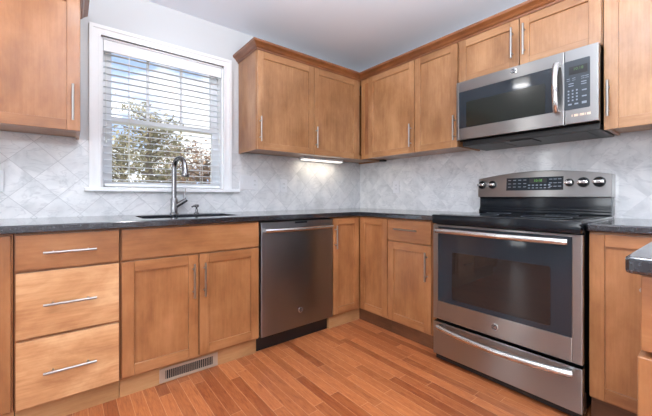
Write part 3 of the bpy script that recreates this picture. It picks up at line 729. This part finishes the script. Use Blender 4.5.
# backguard
m = M(); fbox(m, FB, r0+.004, r1-.002, .012, .092, .926, 1.045, .003); fbox(m, FB, r0+.004, r1-.002, .09, .112, .926, .947, .006); fbox(m, FB, r0+.004, r1-.002, .08, .100, .945, .962, .005); bgd = obj('backguard', m, blackc, e, smooth=True)
out = [(r0-.004, 1.034), (r1+.002, 1.034)]
for i in range(25):
    t = 1-i/24; a = r0-.004+(r1-r0+.006)*t
    out.append((a, 1.168+.040*math.sin(math.pi*t)**.9*1.0))
m = M(); m.prism(out, 0, 1, fn=lambda a, b, c: FB(a, .012 if c < .5 else (.110-.10*(b-1.034)), b))
fa = obj('control_fascia', m, steelm, e, bevel=.004)
def onf(z): return .110-.10*(z-1.034)
def fsc(m, a0, a1, z0, z1, th, mi=None):   # a thin slab lying on the sloping fascia
    m.prism([(a0, z0), (a1, z0), (a1, z1), (a0, z1)], 0, 1, fn=lambda a, b, c: FB(a, onf(b)+(th[0] if c < .5 else th[1]), b))
m = M(); fsc(m, 1.559, 1.8915, 1.080, 1.166, (-.001, .0018)); cp = obj('control_panel', m, blackg, fa)
m = M(); fsc(m, 1.702, 1.802, 1.128, 1.158, (.0016, .0024)); obj('display', m, slot, cp)
FBs = lambda a, d, z: FB(a, d+onf(z), z)
text('clock_digits', '10:18', .022, (1.752, .0028, 1.143), FBs, green, cp, depth=.0003)
m = M()
for i, a in enumerate((1.579, 1.611, 1.643, 1.675, 1.824, 1.848, 1.872)):
    for z in (1.150, 1.126, 1.104): fsc(m, a-.009, a+.009, z-.0022, z+.0022, (.0016, .0024))
for i in range(6): fsc(m, 1.695+i*.023, 1.708+i*.023, 1.110, 1.118, (.0016, .0024)); fsc(m, 1.695+i*.023, 1.708+i*.023, 1.093, 1.098, (.0016, .0024))
obj('printed_marks', m, mark, cp)
for a, rr in ((1.390, .029), (1.4635, .029), (1.922, .024), (1.991, .030), (2.065, .030)):
    z = 1.124; nrm = Vector(FB(0, 1, .10)).normalized(); c = Vector(FB(a, onf(z), z))
    m = M(); m.lathe([(.0, 0), (rr, 0), (rr, .006), (rr*.9, .008), (.0, .008)], c, nrm, 28); kb = obj('knob', m, blackp, fa, smooth=True)
    c2 = c+nrm*.008; m = M(); m.lathe([(.0, 0), (rr*.84, 0), (rr*.80, .010), (rr*.74, .012), (.0, .012)], c2, nrm, 28); obj('knob_skirt', m, blackc, kb, smooth=True)
    m = M(); m.box(c2.x-.026, c2.x-.008, c2.y-rr*.84, c2.y+rr*.84, c2.z-.0095, c2.z+.0095, .004); obj('knob_grip', m, chrome, kb, smooth=True)

# ------------------------------------------------------------------ microwave
e = thing('microwave_oven', (-.2, -1.742, 1.39), 'stainless over-the-range microwave above the range', 'microwave')
a0, a1 = 1.3620, 2.1235
m = M(); fbox(m, FB, a0+.003, a1-.004, .010, .380, 1.419, 1.822, .002); obj('microwave_body', m, blackc, e)
m = M(); fbox(m, FB, a0+.02, a1-.004, .03, .372, 1.386, 1.4185, .003)
bs = obj('vent_base', m, blackp, e)
for q0, q1 in ((a0+.05, a0+.27), (a1-.27, a1-.06)):
    m = M(); fbox(m, FB, q0, q1, .12, .355, 1.383, 1.3865); obj('grease_filter', m, filt, bs)
m = M(); fbox(m, FB, a0+.32, a1-.32, .20, .362, 1.379, 1.3865, .002); obj('lamp_cover', m, blackp, bs)
# door: steel frame around black glass
gl0, gl1, gz0, gz1 = 1.382, 1.924, 1.503, 1.750; dl = 1.9785
m = M(); d0, d1 = .382, .420
fbox(m, FB, a0, gl0, d0, d1, 1.424, 1.820, .003); fbox(m, FB, gl0, dl, d0, d1, 1.424, gz0, .003); fbox(m, FB, gl0, dl, d0, d1, gz1, 1.820, .003); fbox(m, FB, gl1, dl, d0, d1, gz0, gz1, .001)
md = obj('microwave_door', m, steelm, e)
m = M(); fbox(m, FB, gl0, gl1+.004, d0, d1+.001, gz0, gz1, .002); mg = obj('door_glass', m, doorg, md)
m = M(); m.prism(rrect(1.434, 1.892, 1.506, 1.674, .008), 0, .0012, fn=lambda a, b, c: FB(a, d1+.0008+c, b)); obj('viewing_window', m, screen, mg)
m = M(); pts = []
for i in range(19):
    t = i/18; pts.append(FB(1.947, d1+.014+.028*math.sin(math.pi*t)**.7, 1.500+.262*t))
m.tube(pts, .0135, 16, sq=(1.1, .8)); fbox(m, FB, 1.934, 1.960, d1-.001, d1+.018, 1.498, 1.520, .003); fbox(m, FB, 1.934, 1.960, d1-.001, d1+.018, 1.742, 1.764, .003); obj('handle', m, chrome, md, smooth=True)
badge(FB, 1.727, d1, 1.793, .018, md)
m = M(); fbox(m, FB, dl+.0015, a1, d0, d1, 1.424, 1.820, .004); cpn = obj('control_section', m, steelm, e)
m = M(); m.prism(rrect(dl+.0015, 2.090, 1.500, 1.760, .006), 0, .002, fn=lambda a, b, c: FB(a, d1-.0005+c, b)); kp = obj('keypad', m, panelg, cpn)
m = M(); fbox(m, FB, 2.001, 2.080, d1+.001, d1+.0026, 1.684, 1.727); ds = obj('display', m, slot, kp)
dim = emit('dim_green_led', (.25, .6, .12, 1), .25)
text('clock_digits', '10:18', .020, (2.041, d1+.003, 1.712), FB, dim, ds, depth=.0003)
m = M()
for a in (1.998, 2.022, 2.060, 2.077): fbox(m, FB, a-.007, a+.007, d1+.001, d1+.0022, 1.664, 1.6665); fbox(m, FB, a-.007, a+.007, d1+.001, d1+.0022, 1.654, 1.656)
for a in (2.010, 2.064):
    for z in (1.638, 1.626): fbox(m, FB, a-.011, a+.011, d1+.001, d1+.0022, z-.002, z+.002)
for z in (1.600, 1.583, 1.566, 1.549):
    for a in (1.999, 2.017, 2.035): fbox(m, FB, a-.0035, a+.0035, d1+.001, d1+.0022, z-.004, z+.004)
for z in (1.594, 1.562, 1.532, 1.526): fbox(m, FB, 2.056, 2.076, d1+.001, d1+.0022, z-.003, z+.003)
for a in (2.005, 2.033): fbox(m, FB, a-.008, a+.008, d1+.001, d1+.0022, 1.524, 1.532)
obj('printed_marks', m, mark, kp)
m = M()
for a, w in ((2.014, .002), (2.026, .003), (2.034, .005), (2.044, .001), (2.052, .003), (2.061, .005), (2.071, .001), (2.079, .002), (2.087, .005)): fbox(m, FB, a-w, a+w, d1, d1+.0006, 1.4615, 1.4735)
obj('peach_row', m, peach, cpn)  # row of small peach marks on the lower steel

# ------------------------------------------------------------------ ceiling lamps: one by the window, two more added out of view for even fill
for x, y, pw, lab in ((-2.45, -1.03, 2.5, 'white dome ceiling lamp nearest the window'), (-1.9, -3.6, 16, 'added white dome fill lamp over the open floor behind the camera'), (-3.9, -1.6, 10, 'added white dome fill lamp near the left wall')):
    e = thing('ceiling_light', (x, y, H), lab, 'lamp', 'dome ceiling lamps')
    m = M(); m.lathe([(.0, 0), (.15, 0), (.15, -.02), (.0, -.02)], (x, y, H-.001)); obj('lamp_base', m, nickel, e, smooth=True)
    m = M(); m.lathe([(.0, -.021), (.085, -.021), (.080, -.045), (.06, -.070), (.0, -.080)], (x, y, H)); obj('dome_glass', m, domeglow, e, smooth=True)
    light('ceiling_lamp', 'AREA', (x, y, H-.083), (0, 0, 0), pw*.8, (.97, .98, 1), shape='DISK', size=.17)
